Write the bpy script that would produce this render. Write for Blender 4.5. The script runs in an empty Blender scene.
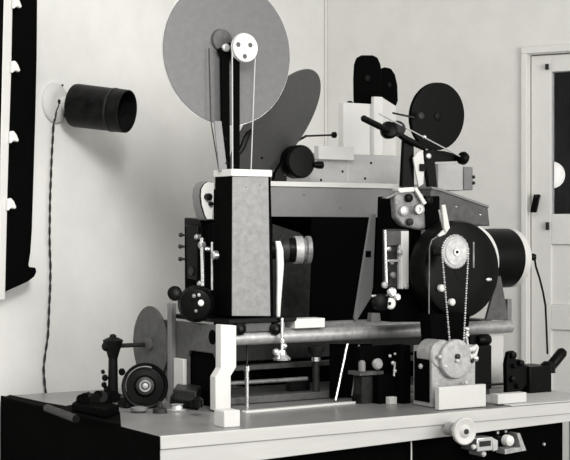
import bpy, bmesh, math, random
from mathutils import Vector, Matrix
random.seed(7)
R = math.radians
SC = bpy.context.scene
COL = SC.collection

# ---------------------------------------------------------------- frame
# world axes: x along the bench front, y into the room, z up; the bench's
# front left top corner stands at (0, 0, H)
H = 0.86
F_PX, TH, YH = 1450.0, R(32), 234.0
CT, ST = math.cos(TH), math.sin(TH)
Z0, L0, D0 = 3.4, -0.2978, 0.4737
CAM = Vector((CT*(-L0) - ST*Z0, -ST*(-L0) - CT*Z0, H + D0))

def pt(px, py, v):
    """point of the plane y = v that the photograph shows at px, py"""
    k = (px - 285)/F_PX
    u = (k*(Z0 + CT*v) - L0 + ST*v)/(CT - k*ST)
    z = Z0 + ST*u + CT*v
    return Vector((u, v, H + D0 - (py - YH)*z/F_PX))
def ptu(px, py, u):
    k = (px - 285)/F_PX
    v = (L0 + CT*u - k*(Z0 + ST*u))/(ST + k*CT)
    z = Z0 + ST*u + CT*v
    return Vector((u, v, H + D0 - (py - YH)*z/F_PX))
def ptw(px, py, w=0.0):
    z = (D0 - w)*F_PX/(py - YH)
    l = (px - 285)/F_PX*z
    return Vector((CT*(l-L0) + ST*(z-Z0), -ST*(l-L0) + CT*(z-Z0), H + w))
def mpp(p):
    return (Z0 + ST*p.x + CT*p.y)/F_PX          # metres per pixel at p
def camdir(r, up, toward):
    """direction given as right / up / toward the viewer"""
    return Vector((CT*r - ST*toward, -ST*r - CT*toward, up)).normalized()

# ---------------------------------------------------------------- materials
def mat(name, g, rough=0.5, metal=0.0, var=0.0, scale=20.0, bump=0.0, bscale=200.0, tint=(1, 1, 1), spec=0.5, stretch=None):
    m = bpy.data.materials.new(name); m.use_nodes = True
    nt = m.node_tree; b = nt.nodes['Principled BSDF']
    c = (g*tint[0], g*tint[1], g*tint[2], 1)
    b.inputs['Base Color'].default_value = c
    b.inputs['Roughness'].default_value = rough
    b.inputs['Metallic'].default_value = metal
    b.inputs['Specular IOR Level'].default_value = spec
    tc = nt.nodes.new('ShaderNodeTexCoord')
    src = tc.outputs['Object']
    if stretch:
        mp = nt.nodes.new('ShaderNodeMapping'); mp.inputs['Scale'].default_value = stretch
        nt.links.new(src, mp.inputs['Vector']); src = mp.outputs['Vector']
    if var:
        n = nt.nodes.new('ShaderNodeTexNoise'); n.inputs['Scale'].default_value = scale
        n.inputs['Detail'].default_value = 6; n.inputs['Roughness'].default_value = 0.65
        nt.links.new(src, n.inputs['Vector'])
        r = nt.nodes.new('ShaderNodeValToRGB')
        r.color_ramp.elements[0].position = 0.3; r.color_ramp.elements[1].position = 0.7
        r.color_ramp.elements[0].color = tuple(max(0, x*(1-var)) for x in c[:3]) + (1,)
        r.color_ramp.elements[1].color = tuple(min(1, x*(1+var)) for x in c[:3]) + (1,)
        nt.links.new(n.outputs['Fac'], r.inputs['Fac'])
        nt.links.new(r.outputs['Color'], b.inputs['Base Color'])
    if bump:
        n2 = nt.nodes.new('ShaderNodeTexNoise'); n2.inputs['Scale'].default_value = bscale
        n2.inputs['Detail'].default_value = 3
        nt.links.new(src, n2.inputs['Vector'])
        bp = nt.nodes.new('ShaderNodeBump'); bp.inputs['Strength'].default_value = bump
        bp.inputs['Distance'].default_value = 0.002
        nt.links.new(n2.outputs['Fac'], bp.inputs['Height'])
        nt.links.new(bp.outputs['Normal'], b.inputs['Normal'])
    return m
WARM = (1.0, 0.995, 0.965)
M = dict(
    plaster=mat('plaster', .74, .9, var=.04, scale=9, bump=.25, bscale=60, tint=WARM),
    door=mat('door_paint', .76, .55, var=.03, scale=6, tint=WARM),
    floor=mat('floor_boards', .16, .6, var=.25, scale=5, tint=WARM),
    benchtop=mat('bench_linoleum', .20, .33, var=.13, scale=14, tint=(1, .98, .97)),
    benchfront=mat('bench_board', .50, .6, var=.07, scale=12, bump=.1, bscale=30, tint=WARM, stretch=(.4, 2, 3)),
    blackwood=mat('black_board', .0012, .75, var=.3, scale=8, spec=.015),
    black=mat('black_enamel', .0025, .36, var=.3, scale=30, spec=.09),
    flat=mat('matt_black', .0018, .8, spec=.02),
    crackle=mat('black_crackle', .005, .5, var=.4, scale=90, bump=.4, bscale=300, spec=.12),
    dark=mat('dark_steel', .022, .45, .2, var=.45, scale=45, spec=.25),
    grey=mat('grey_paint', .16, .55, var=.08, scale=40, tint=(1, 1, 1.02)),
    reel=mat('grey_reel_paint', .105, .55, var=.10, scale=60, tint=(1, .99, 1.02)),
    midgrey=mat('mid_grey_paint', .07, .5, var=.30, scale=45, spec=.3),
    console=mat('console_grey', .185, .55, var=.07, scale=25, tint=(1, 1, 1)),
    silver=mat('hammered_silver', .20, .5, .1, var=.20, scale=60, bump=.3, bscale=160),
    cast=mat('cast_metal', .36, .45, .2, var=.28, scale=60),
    chrome=mat('chrome', .74, .22, .85),
    steel=mat('brushed_steel', .55, .38, .55, var=.2, scale=40),
    white=mat('white_enamel', .57, .4, var=.03, scale=20, tint=WARM),
    porcelain=mat('porcelain', .68, .3, tint=WARM),
    cord=mat('cloth_cord', .02, .9, var=.5, scale=150),
    cream=mat('cream_board', .60, .6, var=.04, scale=20, tint=WARM),
    horn=mat('worn_black_shade', .006, .5, var=.9, scale=35, spec=.12),
)
gl = bpy.data.materials.new('door_glass'); gl.use_nodes = True
g_b = gl.node_tree.nodes['Principled BSDF']
g_b.inputs['Transmission Weight'].default_value = 1; g_b.inputs['Roughness'].default_value = .02; g_b.inputs['IOR'].default_value = 1.1
g_b.inputs['Base Color'].default_value = (.85, .85, .88, 1)
M['glass'] = gl
M['plate'] = mat('plate_porcelain', .58, .35, tint=WARM)
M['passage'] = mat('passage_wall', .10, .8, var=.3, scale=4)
M['lightgrey'] = mat('light_grey_paint', .40, .55, var=.08, scale=30)
M['reeldark'] = mat('dark_reel_paint', .07, .55, var=.14, scale=60)
M['rail'] = mat('rail_steel', .34, .42, .35, var=.25, scale=60)
M['dullsteel'] = mat('turned_steel', .42, .5, .5, var=.3, scale=50)
M['dullcast'] = mat('dull_casting', .17, .45, .3, var=.55, scale=40)
em = bpy.data.materials.new('lit_globe'); em.use_nodes = True
e_b = em.node_tree.nodes['Principled BSDF']
e_b.inputs['Base Color'].default_value = (.9, .88, .82, 1)
e_b.inputs['Emission Color'].default_value = (1, .98, .9, 1); e_b.inputs['Emission Strength'].default_value = .8
M['globe'] = em

# ---------------------------------------------------------------- mesh building
def basis(axis):
    a = Vector(axis).normalized()
    h = Vector((0, 0, 1)) if abs(a.z) < .9 else Vector((1, 0, 0))
    x = h.cross(a).normalized(); y = a.cross(x).normalized()
    return x, y, a

class MB:
    def __init__(s): s.bm = bmesh.new()
    def box(s, a, b):
        a, b = Vector(a), Vector(b)
        vs = [s.bm.verts.new((x, y, z)) for z in (a.z, b.z) for y in (a.y, b.y) for x in (a.x, b.x)]
        for f in ((0,1,3,2), (4,5,7,6), (0,1,5,4), (2,3,7,6), (0,2,6,4), (1,3,7,5)):
            s.bm.faces.new([vs[i] for i in f])
        return s
    def loft(s, rings, cap=True, close=True):
        R_ = [[s.bm.verts.new(p) for p in r] for r in rings]
        n = len(R_[0])
        for a, b in zip(R_[:-1], R_[1:]):
            for i in range(n if close else n-1):
                j = (i+1) % n
                s.bm.faces.new((a[i], a[j], b[j], b[i]))
        if cap and n > 2:
            s.bm.faces.new(list(reversed(R_[0]))); s.bm.faces.new(R_[-1])
        return s
    def prism(s, pts, d):
        d = Vector(d)
        return s.loft([[Vector(p) for p in pts], [Vector(p)+d for p in pts]])
    def polyY(s, pix, v, depth):           # outline on the plane y=v, running back by depth
        return s.prism([pt(x, y, v) for x, y in pix], (0, depth, 0))
    def polyX(s, pix, u, width):           # outline on the plane x=u, running right by width
        return s.prism([ptu(x, y, u) for x, y in pix], (width, 0, 0))
    def lathe(s, c, axis, prof, seg=40):   # prof: (radius, distance along axis)
        x, y, a = basis(axis); c = Vector(c)
        rings = []
        for r, d in prof:
            r = max(r, 1e-4)
            rings.append([c + a*d + (x*math.cos(t) + y*math.sin(t))*r for t in [2*math.pi*i/seg for i in range(seg)]])
        return s.loft(rings)
    def cyl(s, p0, p1, r0, r1=None, seg=20):
        p0, p1 = Vector(p0), Vector(p1); r1 = r0 if r1 is None else r1
        return s.lathe(p0, p1-p0, [(r0, 0), (r1, (p1-p0).length)], seg)
    def disc(s, c, axis, r, th, seg=56, bev=None):
        b = bev if bev is not None else min(th*.25, .003)
        return s.lathe(c, axis, [(r-b, 0), (r, b), (r, th-b), (r-b, th)], seg)
    def ring(s, c, axis, r0, r1, th, seg=40):
        x, y, a = basis(axis); c = Vector(c)
        rr = []
        for r, d in ((r0, 0), (r1, 0), (r1, th), (r0, th), (r0, 0)):
            rr.append([c + a*d + (x*math.cos(t)+y*math.sin(t))*r for t in [2*math.pi*i/seg for i in range(seg)]])
        return s.loft(rr, cap=False)
    def ball(s, c, r, sq=(1, 1, 1), seg=20):
        c = Vector(c); n = 10
        rings = []
        for k in range(n+1):
            ph = -math.pi/2 + math.pi*k/n
            q = max(math.cos(ph), .01)
            rings.append([c + Vector((r*sq[0]*q*math.cos(t), r*sq[1]*q*math.sin(t), r*sq[2]*math.sin(ph))) for t in [2*math.pi*i/seg for i in range(seg)]])
        return s.loft(rings)
    def tube(s, pts, r, seg=10):
        pts = [Vector(p) for p in pts]
        rings = []; px = None
        for i, p in enumerate(pts):
            d = (pts[min(i+1, len(pts)-1)] - pts[max(i-1, 0)]).normalized()
            if px is None: px = basis(d)[0]
            px = (px - d*px.dot(d)).normalized(); py = d.cross(px)
            rr = r[i] if isinstance(r, (list, tuple)) else r
            rings.append([p + (px*math.cos(t)+py*math.sin(t))*rr for t in [2*math.pi*k/seg for k in range(seg)]])
        return s.loft(rings)
    def band(s, pts, wdir, w, thick):      # flat strip following pts, w wide along wdir
        wd = Vector(wdir).normalized()*w/2; pts = [Vector(p) for p in pts]
        rings = []
        for i, p in enumerate(pts):
            d = (pts[min(i+1, len(pts)-1)] - pts[max(i-1, 0)]).normalized()
            n = d.cross(wd).normalized()*thick/2
            rings.append([p-wd-n, p+wd-n, p+wd+n, p-wd+n])
        return s.loft(rings)
    def build(s, name, m, parent=None, bevel=0, sharp=35):
        bm = s.bm
        bmesh.ops.recalc_face_normals(bm, faces=bm.faces[:])
        me = bpy.data.meshes.new(name)
        if parent is None:
            lo = Vector([min(v.co[i] for v in bm.verts) for i in range(3)])
            hi = Vector([max(v.co[i] for v in bm.verts) for i in range(3)])
            org = Vector(((lo.x+hi.x)/2, (lo.y+hi.y)/2, lo.z))
        else:
            org = Vector(parent['_o'])
        for v in bm.verts: v.co -= org
        for f in bm.faces: f.smooth = True
        bm.to_mesh(me); bm.free()
        me.materials.append(M[m])
        me.set_sharp_from_angle(angle=R(sharp))
        o = bpy.data.objects.new(name, me); COL.objects.link(o)
        if parent is None: o.location = org
        else: o.parent = parent
        o['_o'] = tuple(org)
        if bevel:
            md = o.modifiers.new('edge_round', 'BEVEL'); md.width = bevel; md.segments = 2
            md.limit_method = 'ANGLE'; md.angle_limit = R(40); md.harden_normals = False
        return o

def tag(o, label=None, cat=None, group=None, kind=None):
    if label: o['label'] = label
    if cat: o['category'] = cat
    if group: o['group'] = group
    if kind: o['kind'] = kind
    return o
def thing(name, loc, label, cat, group=None):
    o = bpy.data.objects.new(name, None); COL.objects.link(o)
    o.location = Vector(loc); o['_o'] = tuple(loc); o.empty_display_size = .03
    return tag(o, label, cat, group)
def bx(name, a, b, m, parent=None, bevel=.0015): return MB().box(a, b).build(name, m, parent, bevel)
def copy_tree(o, delta, label=None):
    c = o.copy(); COL.objects.link(c); c.location = Vector(o.location)+Vector(delta)
    if label: c['label'] = label
    for ch in list(o.children):
        d = ch.copy(); COL.objects.link(d); d.parent = c
        for g in list(ch.children):
            e = g.copy(); COL.objects.link(e); e.parent = d
    return c
def W(u, v, w): return Vector((u, v, H+w))
def oval(cx, cy, rx, ry, a0=0, a1=360, n=20):
    return [(cx+rx*math.cos(R(a0+(a1-a0)*i/(n-1))), cy-ry*math.sin(R(a0+(a1-a0)*i/(n-1)))) for i in range(n)]
FRONT = Vector((0, -1, 0)); LEFT = Vector((-1, 0, 0)); BACK = Vector((0, 1, 0)); UP = Vector((0, 0, 1)); RIGHT = Vector((1, 0, 0))

# ================================================================ THE ROOM
WL = Vector((0.8746, 0.4848, 0)); WR = Vector((0.4848, -0.8746, 0))     # along the two walls
NL, NR = WR.copy(), -WL                                                 # their faces
WP = Vector((0, 1.03, 0))                                               # a point at the foot of the left wall
CORNER = WP + WL*2.092
def on_left(px, py):
    """point of the left wall shown at px, py"""
    d = ray(px, py); t = (WP-CAM).dot(NL)/d.dot(NL); return CAM + d*t
def on_right(px, py, off=0):
    d = ray(px, py); t = (CORNER+NR*off-CAM).dot(NR)/d.dot(NR); return CAM + d*t
def ray(px, py):
    k = (px-285)/F_PX; q = -(py-YH)/F_PX
    return Vector((CT*k + ST, -ST*k + CT, q))
def slab(p0, p1, z0, z1, n, th):
    """upright board between p0 and p1, its face at the line, th thick behind it"""
    a, b = Vector((p0.x, p0.y, z0)), Vector((p1.x, p1.y, z0))
    up = Vector((0, 0, z1-z0))
    return MB().prism([a, b, b+up, a+up], -n*th)
HT = 2.75
wl = slab(CORNER - WL*4.6, CORNER + WL*.12, 0, HT, NL, .12).build('wall_left', 'plaster'); tag(wl, kind='structure')
# right wall, with an opening for the door
d0, d1 = on_right(528.5, 200), None
s0 = (d0-CORNER).dot(WR); DW = .84
s1 = s0 + DW
DZ = 2.035
def rw(a): return CORNER + WR*a
m = MB()
for a, b, z0, z1 in ((0, s0, 0, HT), (s1, 3.2, 0, HT), (s0, s1, DZ, HT)):
    A, B = rw(a), rw(b); A.z = B.z = z0; up = Vector((0, 0, z1-z0))
    m.prism([A, B, B+up, A+up], -NR*.12)
tag(m.build('wall_right', 'plaster'), kind='structure')
fl = MB(); q = [CORNER - WL*4.6, CORNER, CORNER+WR*3.2, CORNER+WR*3.2-WL*4.6]
fl.prism([Vector((p.x, p.y, -.05)) for p in q], (0, 0, .05)); tag(fl.build('floor', 'floor'), kind='structure')

# door casing and door
m = MB()
for a, b, z0, z1, t in ((s0-.026, s0-.002, 0, DZ+.026, .014), (s1+.002, s1+.026, 0, DZ+.026, .014), (s0-.026, s1+.026, DZ+.002, DZ+.03, .016)):
    A, B = rw(a), rw(b); A.z = B.z = z0; up = Vector((0, 0, z1-z0))
    m.prism([A+NR*.001, B+NR*.001, B+up+NR*.001, A+up+NR*.001], NR*t)
tag(m.build('trim_1', 'door', bevel=.003), kind='structure')
dr = bpy.data.objects.new('door_1', None); COL.objects.link(dr)
dloc = rw((s0+s1)/2); dloc.z = 0; dr.location = dloc; dr['_o'] = tuple(dloc); tag(dr, kind='structure')
gA = (on_right(552, 150, -.03)-CORNER).dot(WR); gB = s1 - (gA-s0)
gz0 = on_right(554, 214, -.03).z; gz1 = on_right(554, 72, -.03).z
def dbox(m, a, b, z0, z1, f, t):           # box in the door's plane: f in front of the wall face, t thick
    A, B = rw(a)+NR*f, rw(b)+NR*f; A.z = B.z = z0; up = Vector((0, 0, z1-z0))
    m.prism([A, B, B+up, A+up], -NR*t)
e = .004
m = MB()
dbox(m, s0+e, gA, .01, DZ-e, -.02, .04); dbox(m, gB, s1-e, .01, DZ-e, -.02, .04)
dbox(m, gA, gB, gz1, DZ-e, -.02, .04)
pz = [(on_right(554, 244.5).z, on_right(554, 305).z), (on_right(554, 330).z, .25)]
dbox(m, gA, gB, pz[0][0], gz0, -.02, .04)
dbox(m, gA, gB, pz[1][0], pz[0][1], -.02, .04)
dbox(m, gA, gB, .01, .25, -.02, .04)
m.build('stiles_and_rails', 'door', dr, .002)
for za, zb in pz:
    m = MB(); dbox(m, gA-.001, gB+.001, zb, za, -.031, .016); m.build('panel', 'door', dr, .002)
m = MB(); dbox(m, gA-.001, gB+.001, gz0, gz1, -.036, .005); m.build('pane', 'glass', dr)
# dark passage beyond the glass
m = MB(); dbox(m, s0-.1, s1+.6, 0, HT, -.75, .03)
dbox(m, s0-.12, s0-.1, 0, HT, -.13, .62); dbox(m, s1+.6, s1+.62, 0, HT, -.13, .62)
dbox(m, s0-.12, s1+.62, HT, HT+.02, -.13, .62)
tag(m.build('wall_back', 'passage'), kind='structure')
def hasp(px, py, h, name, label):
    p = on_right(px, py, -.015); m = MB()
    a = p - WR*.006 - UP*h/2
    m.prism([a, a+WR*.012, a+WR*.012+UP*h, a+UP*h], NR*.012)
    return m
hasp(548, 226, .03, '', '').build('keyhole_plate', 'dark', dr, .001)
hasp(547.5, 67, .022, '', '').build('top_latch', 'dark', dr, .001)
p = on_right(536, 203.5, .004)
hd = thing('door_handle_cover', p, 'black oblong tag hanging tilted on the white door', 'tag')
a = WR*.0125; b = (UP + WR*.22).normalized()*.036
MB().prism([p-a-b, p+a-b, p+a+b, p-a+b], NR*.016).build('plate', 'black', hd, .003)
MB().cyl(p+b*.8-NR*.024, p+b*.8+NR*.020, .005).build('peg', 'dark', hd)
gp = on_right(551.5, 175, -.35)
gl_ = thing('lamp_globe', gp, 'round white lamp globe glowing behind the dark door glass', 'lamp')
MB().ball(gp, .056, seg=28).build('globe', 'globe', gl_)
MB().cyl(gp+UP*.05, Vector((gp.x, gp.y, HT)), .007).build('hanger', 'dark', gl_)

# thin moulding in the corner
m = MB(); A = CORNER - WL*.014 + NL*.001; B = CORNER - WL*.002 + NL*.001; A.z = B.z = .0; up = Vector((0, 0, HT))
m.prism([A, B, B+up, A+up], NL*.008)
tag(m.build('trim_2', 'plaster', bevel=.002), kind='structure')

# ================================================================ THE BENCH
BL, BD = 1.45, 1.0
be = thing('workbench', (BL/2, BD/2, 0), 'long light-fronted workbench carrying the whole printing machine', 'workbench')
bx('bench_top', W(0, 0, -.030), W(BL, BD, 0), 'benchtop', be, .002)
bx('front_lip', W(.0005, -.012, -.031), W(BL, .0, .0002), 'benchfront', be, .002)
m = MB(); m.prism([W(.002, -.008, -.0315), W(BL, -.008, -.0315), W(BL, -.008, -.05), W(.75, -.008, -.066), W(.002, -.008, -.086)], (0, .024, 0))
m.build('apron', 'benchfront', be, .0015)
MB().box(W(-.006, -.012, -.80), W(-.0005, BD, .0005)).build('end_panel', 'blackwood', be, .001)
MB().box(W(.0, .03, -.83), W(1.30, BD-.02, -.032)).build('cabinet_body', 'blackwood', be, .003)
for v in (-.006, BD-.06):
    bx('leg', W(1.335, v, -H), W(1.43, v+.05, -.032), 'benchfront', be, .003)
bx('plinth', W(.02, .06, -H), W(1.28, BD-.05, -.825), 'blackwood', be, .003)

# ================================================================ PRINTER BED
bed = thing('printer_bed', W(.85, .45, 0), 'grey printer bed of two end standards joined by round steel rails', 'machine bed')
SU = .352
# left end standard: stepped white front leg, grey arch running back
m = MB()
m.polyY([(221, 324.5), (236.5, 325.5), (236.5, 367), (231, 376), (231, 410.4), (215.5, 410.9), (215.5, 377), (221, 368)], .32, .03)
m.build('standard_leg', 'white', bed, .002)
us = pt(219, 360, .35).x
def vw(v, w): return Vector((us, v, H+w))
m = MB()
ta = .228
m.prism([vw(.351, .002), vw(.372, .002), vw(.372, .135), vw(.385, .15), vw(.515, .15), vw(.53, .135), vw(.53, .002), vw(.675, .002), vw(.675, ta), vw(.351, ta)], (.012, 0, 0))
m.build('end_arch', 'midgrey', bed, .003)
bx('arch_dark_plate', vw(.365, .003)+Vector((.0125, 0, 0)), vw(.56, .165)+Vector((.0165, 0, 0)), 'flat', bed, .001)  # black plate added behind the arch opening to keep it dark
m = MB().lathe(vw(.385, .195), LEFT, [(.020, -.002), (.020, .0015), (.014, .003)], 24); m.build('dark_bore', 'flat', bed)  # black disc stands in for the dark of a round hole
bx('standard_foot', vw(.53, .0005)-Vector((.012, 0, 0)), vw(.59, .125)+Vector((-.001, 0, 0)), 'white', bed, .002)
# rails
wr = .190
ra = pt(237, 338, .372); rz = H+wr
MB().cyl((us+.02, .372, rz), (1.40, .372, rz), .0195, seg=32).build('rail', 'rail', bed)
MB().cyl((us+.02, .63, rz), (1.40, .63, rz), .0195, seg=32).build('rail', 'rail', bed)
# right end standard
p = ptw(497, 388)
m = MB()
m.polyY([(481, 323), (504, 322), (503.5, 388), (490, 389), (490, 346), (481, 344)], .385, .02); m.build('standard_leg', 'cream', bed, .003)
m = MB()
u2 = pt(490, 360, .40).x
m.box((u2-.01, .43, H+.001), (u2+.035, .66, H+.21)); m.build('end_arch', 'midgrey', bed, .004)
# bed plate, ledges and rods beneath the rails
bx('bed_plate', W(.40, .43, .001), W(1.30, .66, .022), 'midgrey', bed, .003)
MB().box(W(.40, .52, .085), W(1.33, .548, .10)).build('tie_bar', 'midgrey', bed, .002)
MB().cyl(W(.40, .47, .057), W(.72, .47, .057), .006).build('tie_rod', 'dullcast', bed)
bx('ledge', W(.43, .575, .105), W(1.3, .60, .165), 'dark', bed, .003)
bx('clamp_block', pt(291, 393, .47)-Vector((0, 0, 0)), pt(300, 380, .47)+Vector((.035, .03, .005)), 'black', bed, .002)
a = pt(247, 403, .40); b = pt(247, 345, .40)
MB().cyl(Vector((a.x, a.y, H)), pt(247, 367, .40), .0055).build('guide_rod', 'chrome', bed)
MB().cyl(pt(247, 367, .40), b, .003).build('rod_stem', 'dark', bed)
MB().cyl(pt(247, 366, .40), pt(247, 371, .40), .0085).build('rod_collar', 'chrome', bed)
a = pt(316, 386, .44); b = pt(316, 345, .44)
MB().cyl(Vector((a.x, a.y, H+.02)), b, .010).build('support_post', 'dark', bed)
MB().lathe(pt(316, 357, .44), UP, [(.010, 0), (.024, .018), (.026, .03), (.020, .034)], 24).build('post_flange', 'dark', bed)
MB().cyl(pt(316, 357, .438)-UP*.012, pt(316, 357, .438), .0125).build('bright_collar', 'chrome', bed)

# slanting stay rods under the rail
st = MB().cyl(pt(335.5, 400.5, .30), pt(347.5, 344, .335), .0034).build('stay_rod', 'chrome')
tag(st, 'thin bright stay rod slanting up from the bench under the middle of the rail', 'rod')
st = MB().cyl(pt(352, 396, .33), pt(359, 345, .345), .0026).build('stay_rod', 'dullcast')
tag(st, 'dull thin stay rod to the right of the bright slanting one under the rail', 'rod')
# loose white strips and blocks on the bench
m = MB(); A, B = ptw(246, 413.5), ptw(358, 403.5); n = Vector((-(B-A).y, (B-A).x, 0)).normalized()*.020
m.prism([A, B, B+n, A+n], (0, 0, .006))
tag(m.build('straightedge', 'white', bevel=.001), 'long thin white straightedge lying flat on the bench before the machine', 'straightedge')
A = ptw(224, 428); B = ptw(238.5, 427)
bl = MB().box(A, (A.x+.046, A.y+.05, H+.041)).build('wooden_block', 'white', bevel=.002)
tag(bl, 'small upright white block at the bench edge before the stepped white leg', 'block')

# ================================================================ LAMPHOUSE COLUMN (left)
cl = thing('lamphouse_column', pt(253, 316, .40), 'tall silver-fronted lamphouse column with black side and white cap', 'machine column')
vf = .36
f = [pt(231.5, 316.3, vf), pt(274.5, 316.3, vf), pt(271.5, 176, vf), pt(232, 176, vf)]
m = MB(); m.prism([x + Vector((0, .003, 0)) for x in f], (0, .092, 0)); m.build('housing', 'flat', cl, .002)
g = [f[0]+Vector((.002, 0, .001)), f[1]+Vector((-.013, 0, .001)), f[2]+Vector((-.010, 0, -.001)), f[3]+Vector((.002, 0, -.001))]
m = MB(); m.prism(g, (0, .003, 0)); m.build('front_panel', 'silver', cl, .0008)
a = pt(231.5, 176, vf); b = pt(271, 170, vf)
MB().box((a.x-.002, vf-.004, a.z), (b.x+.001, vf+.098, b.z)).build('cap', 'white', cl, .0015)
for x, y in ((246, 187), (260, 185)): MB().ball(pt(x, y, vf), .0016, seg=8).build('screw', 'dark', cl)
ul_ = pt(232, 300, vf+.003).x
MB().cyl(ptu(219.5, 291, ul_)-Vector((.001, 0, 0)), ptu(219.8, 313, ul_)-Vector((.001, 0, 0)), .0016, seg=8).build('edge_bead', 'dullcast', cl)
# carriage riding the rail
ca = thing('rail_carriage', pt(253, 330, .40), 'black carriage gripping the rail beneath the silver lamphouse column', 'carriage')
a, b = pt(228, 324, .35), pt(296, 316.3, .35)
MB().box((a.x, .345, a.z), (b.x, .66, b.z-.001)).build('carriage_plate', 'black', ca, .002)
for x in (240.5, 276):
    c = pt(x, 329, .345)
    MB().lathe(c, BACK, [(.010, -.004), (.017, 0), (.017, .012), (.010, .014)], 20).build('roller', 'black', ca)
    MB().lathe(pt(x, 329, .341), FRONT, [(.006, 0), (.006, .006), (.003, .008)], 14).build('roller_bolt', 'dark', ca)
bx('carriage_apron', pt(246, 332, .352), pt(271, 320, .352)+Vector((0, .004, 0)), 'midgrey', ca, .001)
# white stop block on the rail
A = pt(295, 330, .345); B = pt(325, 318, .345)
tag(MB().box((A.x, .345, A.z+.004), (B.x, .40, B.z)).build('stop_block', 'cream', bevel=.0015),
    'small cream block lying on the rail to the right of the black carriage', 'block')
# levelling knob hanging from the carriage
kn = thing('adjusting_knob', pt(280, 362, .335), 'bright turned adjusting knob hanging below the rail near the black carriage', 'knob')
c = lambda y: pt(282, y, .335)
MB().lathe(c(361), UP, [(.010, 0), (.024, .003), (.025, .008), (.013, .018), (.010, .03)], 28).build('hand_wheel', 'chrome', kn)
MB().cyl(c(353), c(318), .0045).build('stem', 'chrome', kn)
MB().lathe(c(343), UP, [(.005, 0), (.009, .002), (.009, .010), (.005, .012)], 16).build('collar', 'chrome', kn)
MB().ball(pt(276, 352, .335), .010).build('pinch_screw', 'chrome', kn); MB().ball(pt(284.5, 346, .335), .008).build('pinch_screw', 'chrome', kn)
# curved white lever right of the column
pts = [pt(x, y, .37) for x, y in ((278.5, 241), (280.5, 250), (281, 265), (280.5, 280), (279.5, 300), (279, 317))]
m = MB(); wds = [.016, .021, .021, .017, .013, .010]
rings = []
for p, w in zip(pts, wds): rings.append([p+Vector((-w/2, 0, 0)), p+Vector((w/2, 0, 0)), p+Vector((w/2, .008, 0)), p+Vector((-w/2, .008, 0))])
m.loft(rings); tag(m.build('shutter_lever', 'white', bevel=.002), 'white tapering lever standing upright against the right edge of the silver column', 'lever')
# lens beside it
ln = thing('lens_barrel', pt(296, 250, .47), 'stubby ringed lens barrel projecting right behind the white lever', 'lens')
ax = Vector((.93, -.36, 0)).normalized(); o0 = pt(280.5, 250, .46)
sc_ = mpp(o0)
MB().lathe(o0, ax, [(12*sc_, 0), (13*sc_, .012), (13*sc_, .020)], 32).build('mount', 'dark', ln)
MB().lathe(o0+ax*.020, ax, [(11.5*sc_, 0), (12.5*sc_, .008), (12.5*sc_, .020)], 32).build('focus_ring', 'black', ln)
MB().lathe(o0+ax*.040, ax, [(14*sc_, 0), (14*sc_, .022)], 36).build('bright_ring', 'dullsteel', ln)
MB().lathe(o0+ax*.062, ax, [(12*sc_, 0), (12*sc_, .010), (14*sc_, .012), (14*sc_, .024), (12*sc_, .026), (8*sc_, .024)], 36).build('front_ring', 'dullcast', ln)
MB().disc(o0+ax*.084, ax, 8*sc_, .004).build('glass', 'black', ln)
MB().cyl(o0+ax*-.09, o0, 9*sc_).build('tube', 'black', ln)

# ================================================================ PROJECTOR HEAD behind the column
ph = thing('projector_head', pt(200, 318, .5), 'black projector head with chrome gate bars left of the silver column', 'projector head')
uh = pt(215, 250, .456).x - .006
T = lambda px, py, off=0: ptu(px, py, uh-off)
m = MB(); m.polyX([(214, 224), (184, 220.5), (184.5, 312), (214, 316)], uh, .12); m.build('body', 'flat', ph, .004)
m = MB(); m.polyX([(200, 219.5), (184, 217.5), (184, 226), (200, 229)], uh-.012, .05); m.build('top_casting', 'black', ph, .003)
m = MB(); m.polyX([(197, 226), (186, 224), (187, 278), (197, 281)], uh-.022, .02); m.build('gate_plate', 'black', ph, .002)
for (x, y) in ((181.5, 235), (181, 246.5), (181, 259)):
    q = T(x+4, y, .012)
    MB().cyl(q, q+Vector((-.010, .006, 0)), .0035).build('thumb_screw', 'dark', ph)
    MB().ball(q+Vector((-.012, .006, 0)), .0065, seg=12).build('screw_head', 'dark', ph)
MB().cyl(T(202, 238, .02), T(203, 286, .02), .0055).build('gate_bar', 'chrome', ph)
MB().cyl(T(212, 242, .012), T(212, 290, .012), .003).build('guide_bar', 'steel', ph)
for x, y, r in ((204, 245, .011), (217, 255, .012), (203, 284, .010), (200, 237, .008), (210, 249, .006)):
    MB().lathe(T(x, y, .012), LEFT, [(r, 0), (r, .012), (r*.6, .016)], 16).build('bright_screw', 'chrome', ph)
MB().lathe(T(192, 271, .022), LEFT, [(.012, 0), (.012, .004), (.007, .005)], 20).build('sight_window', 'dark', ph)
# round motor at the foot of the head
mo = pt(196, 304, .43)
m = MB(); s_ = mpp(mo)
ax = Vector((-.55, -.83, 0)).normalized()
m.lathe(mo, ax, [(17*s_, -.06), (18.5*s_, -.03), (18.5*s_, .0), (15*s_, .014), (8*s_, .018)], 36); m.build('drum', 'black', ph)
for x, y, r, mm in ((201, 303, .009, 'porcelain'), (196, 311, .005, 'dullcast'), (194, 296, .006, 'dullcast'), (199, 295, .005, 'cast')):
    q = pt(x, y, .40); MB().ball(q, r, (1, .6, 1), 14).build('bright_knob', mm, ph)
MB().lathe(pt(175, 294, .50), Vector((-.5, -.8, .3)), [(.010, -.03), (.020, 0), (.020, .012), (.012, .016)], 22).build('side_knob', 'black', ph)
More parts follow.
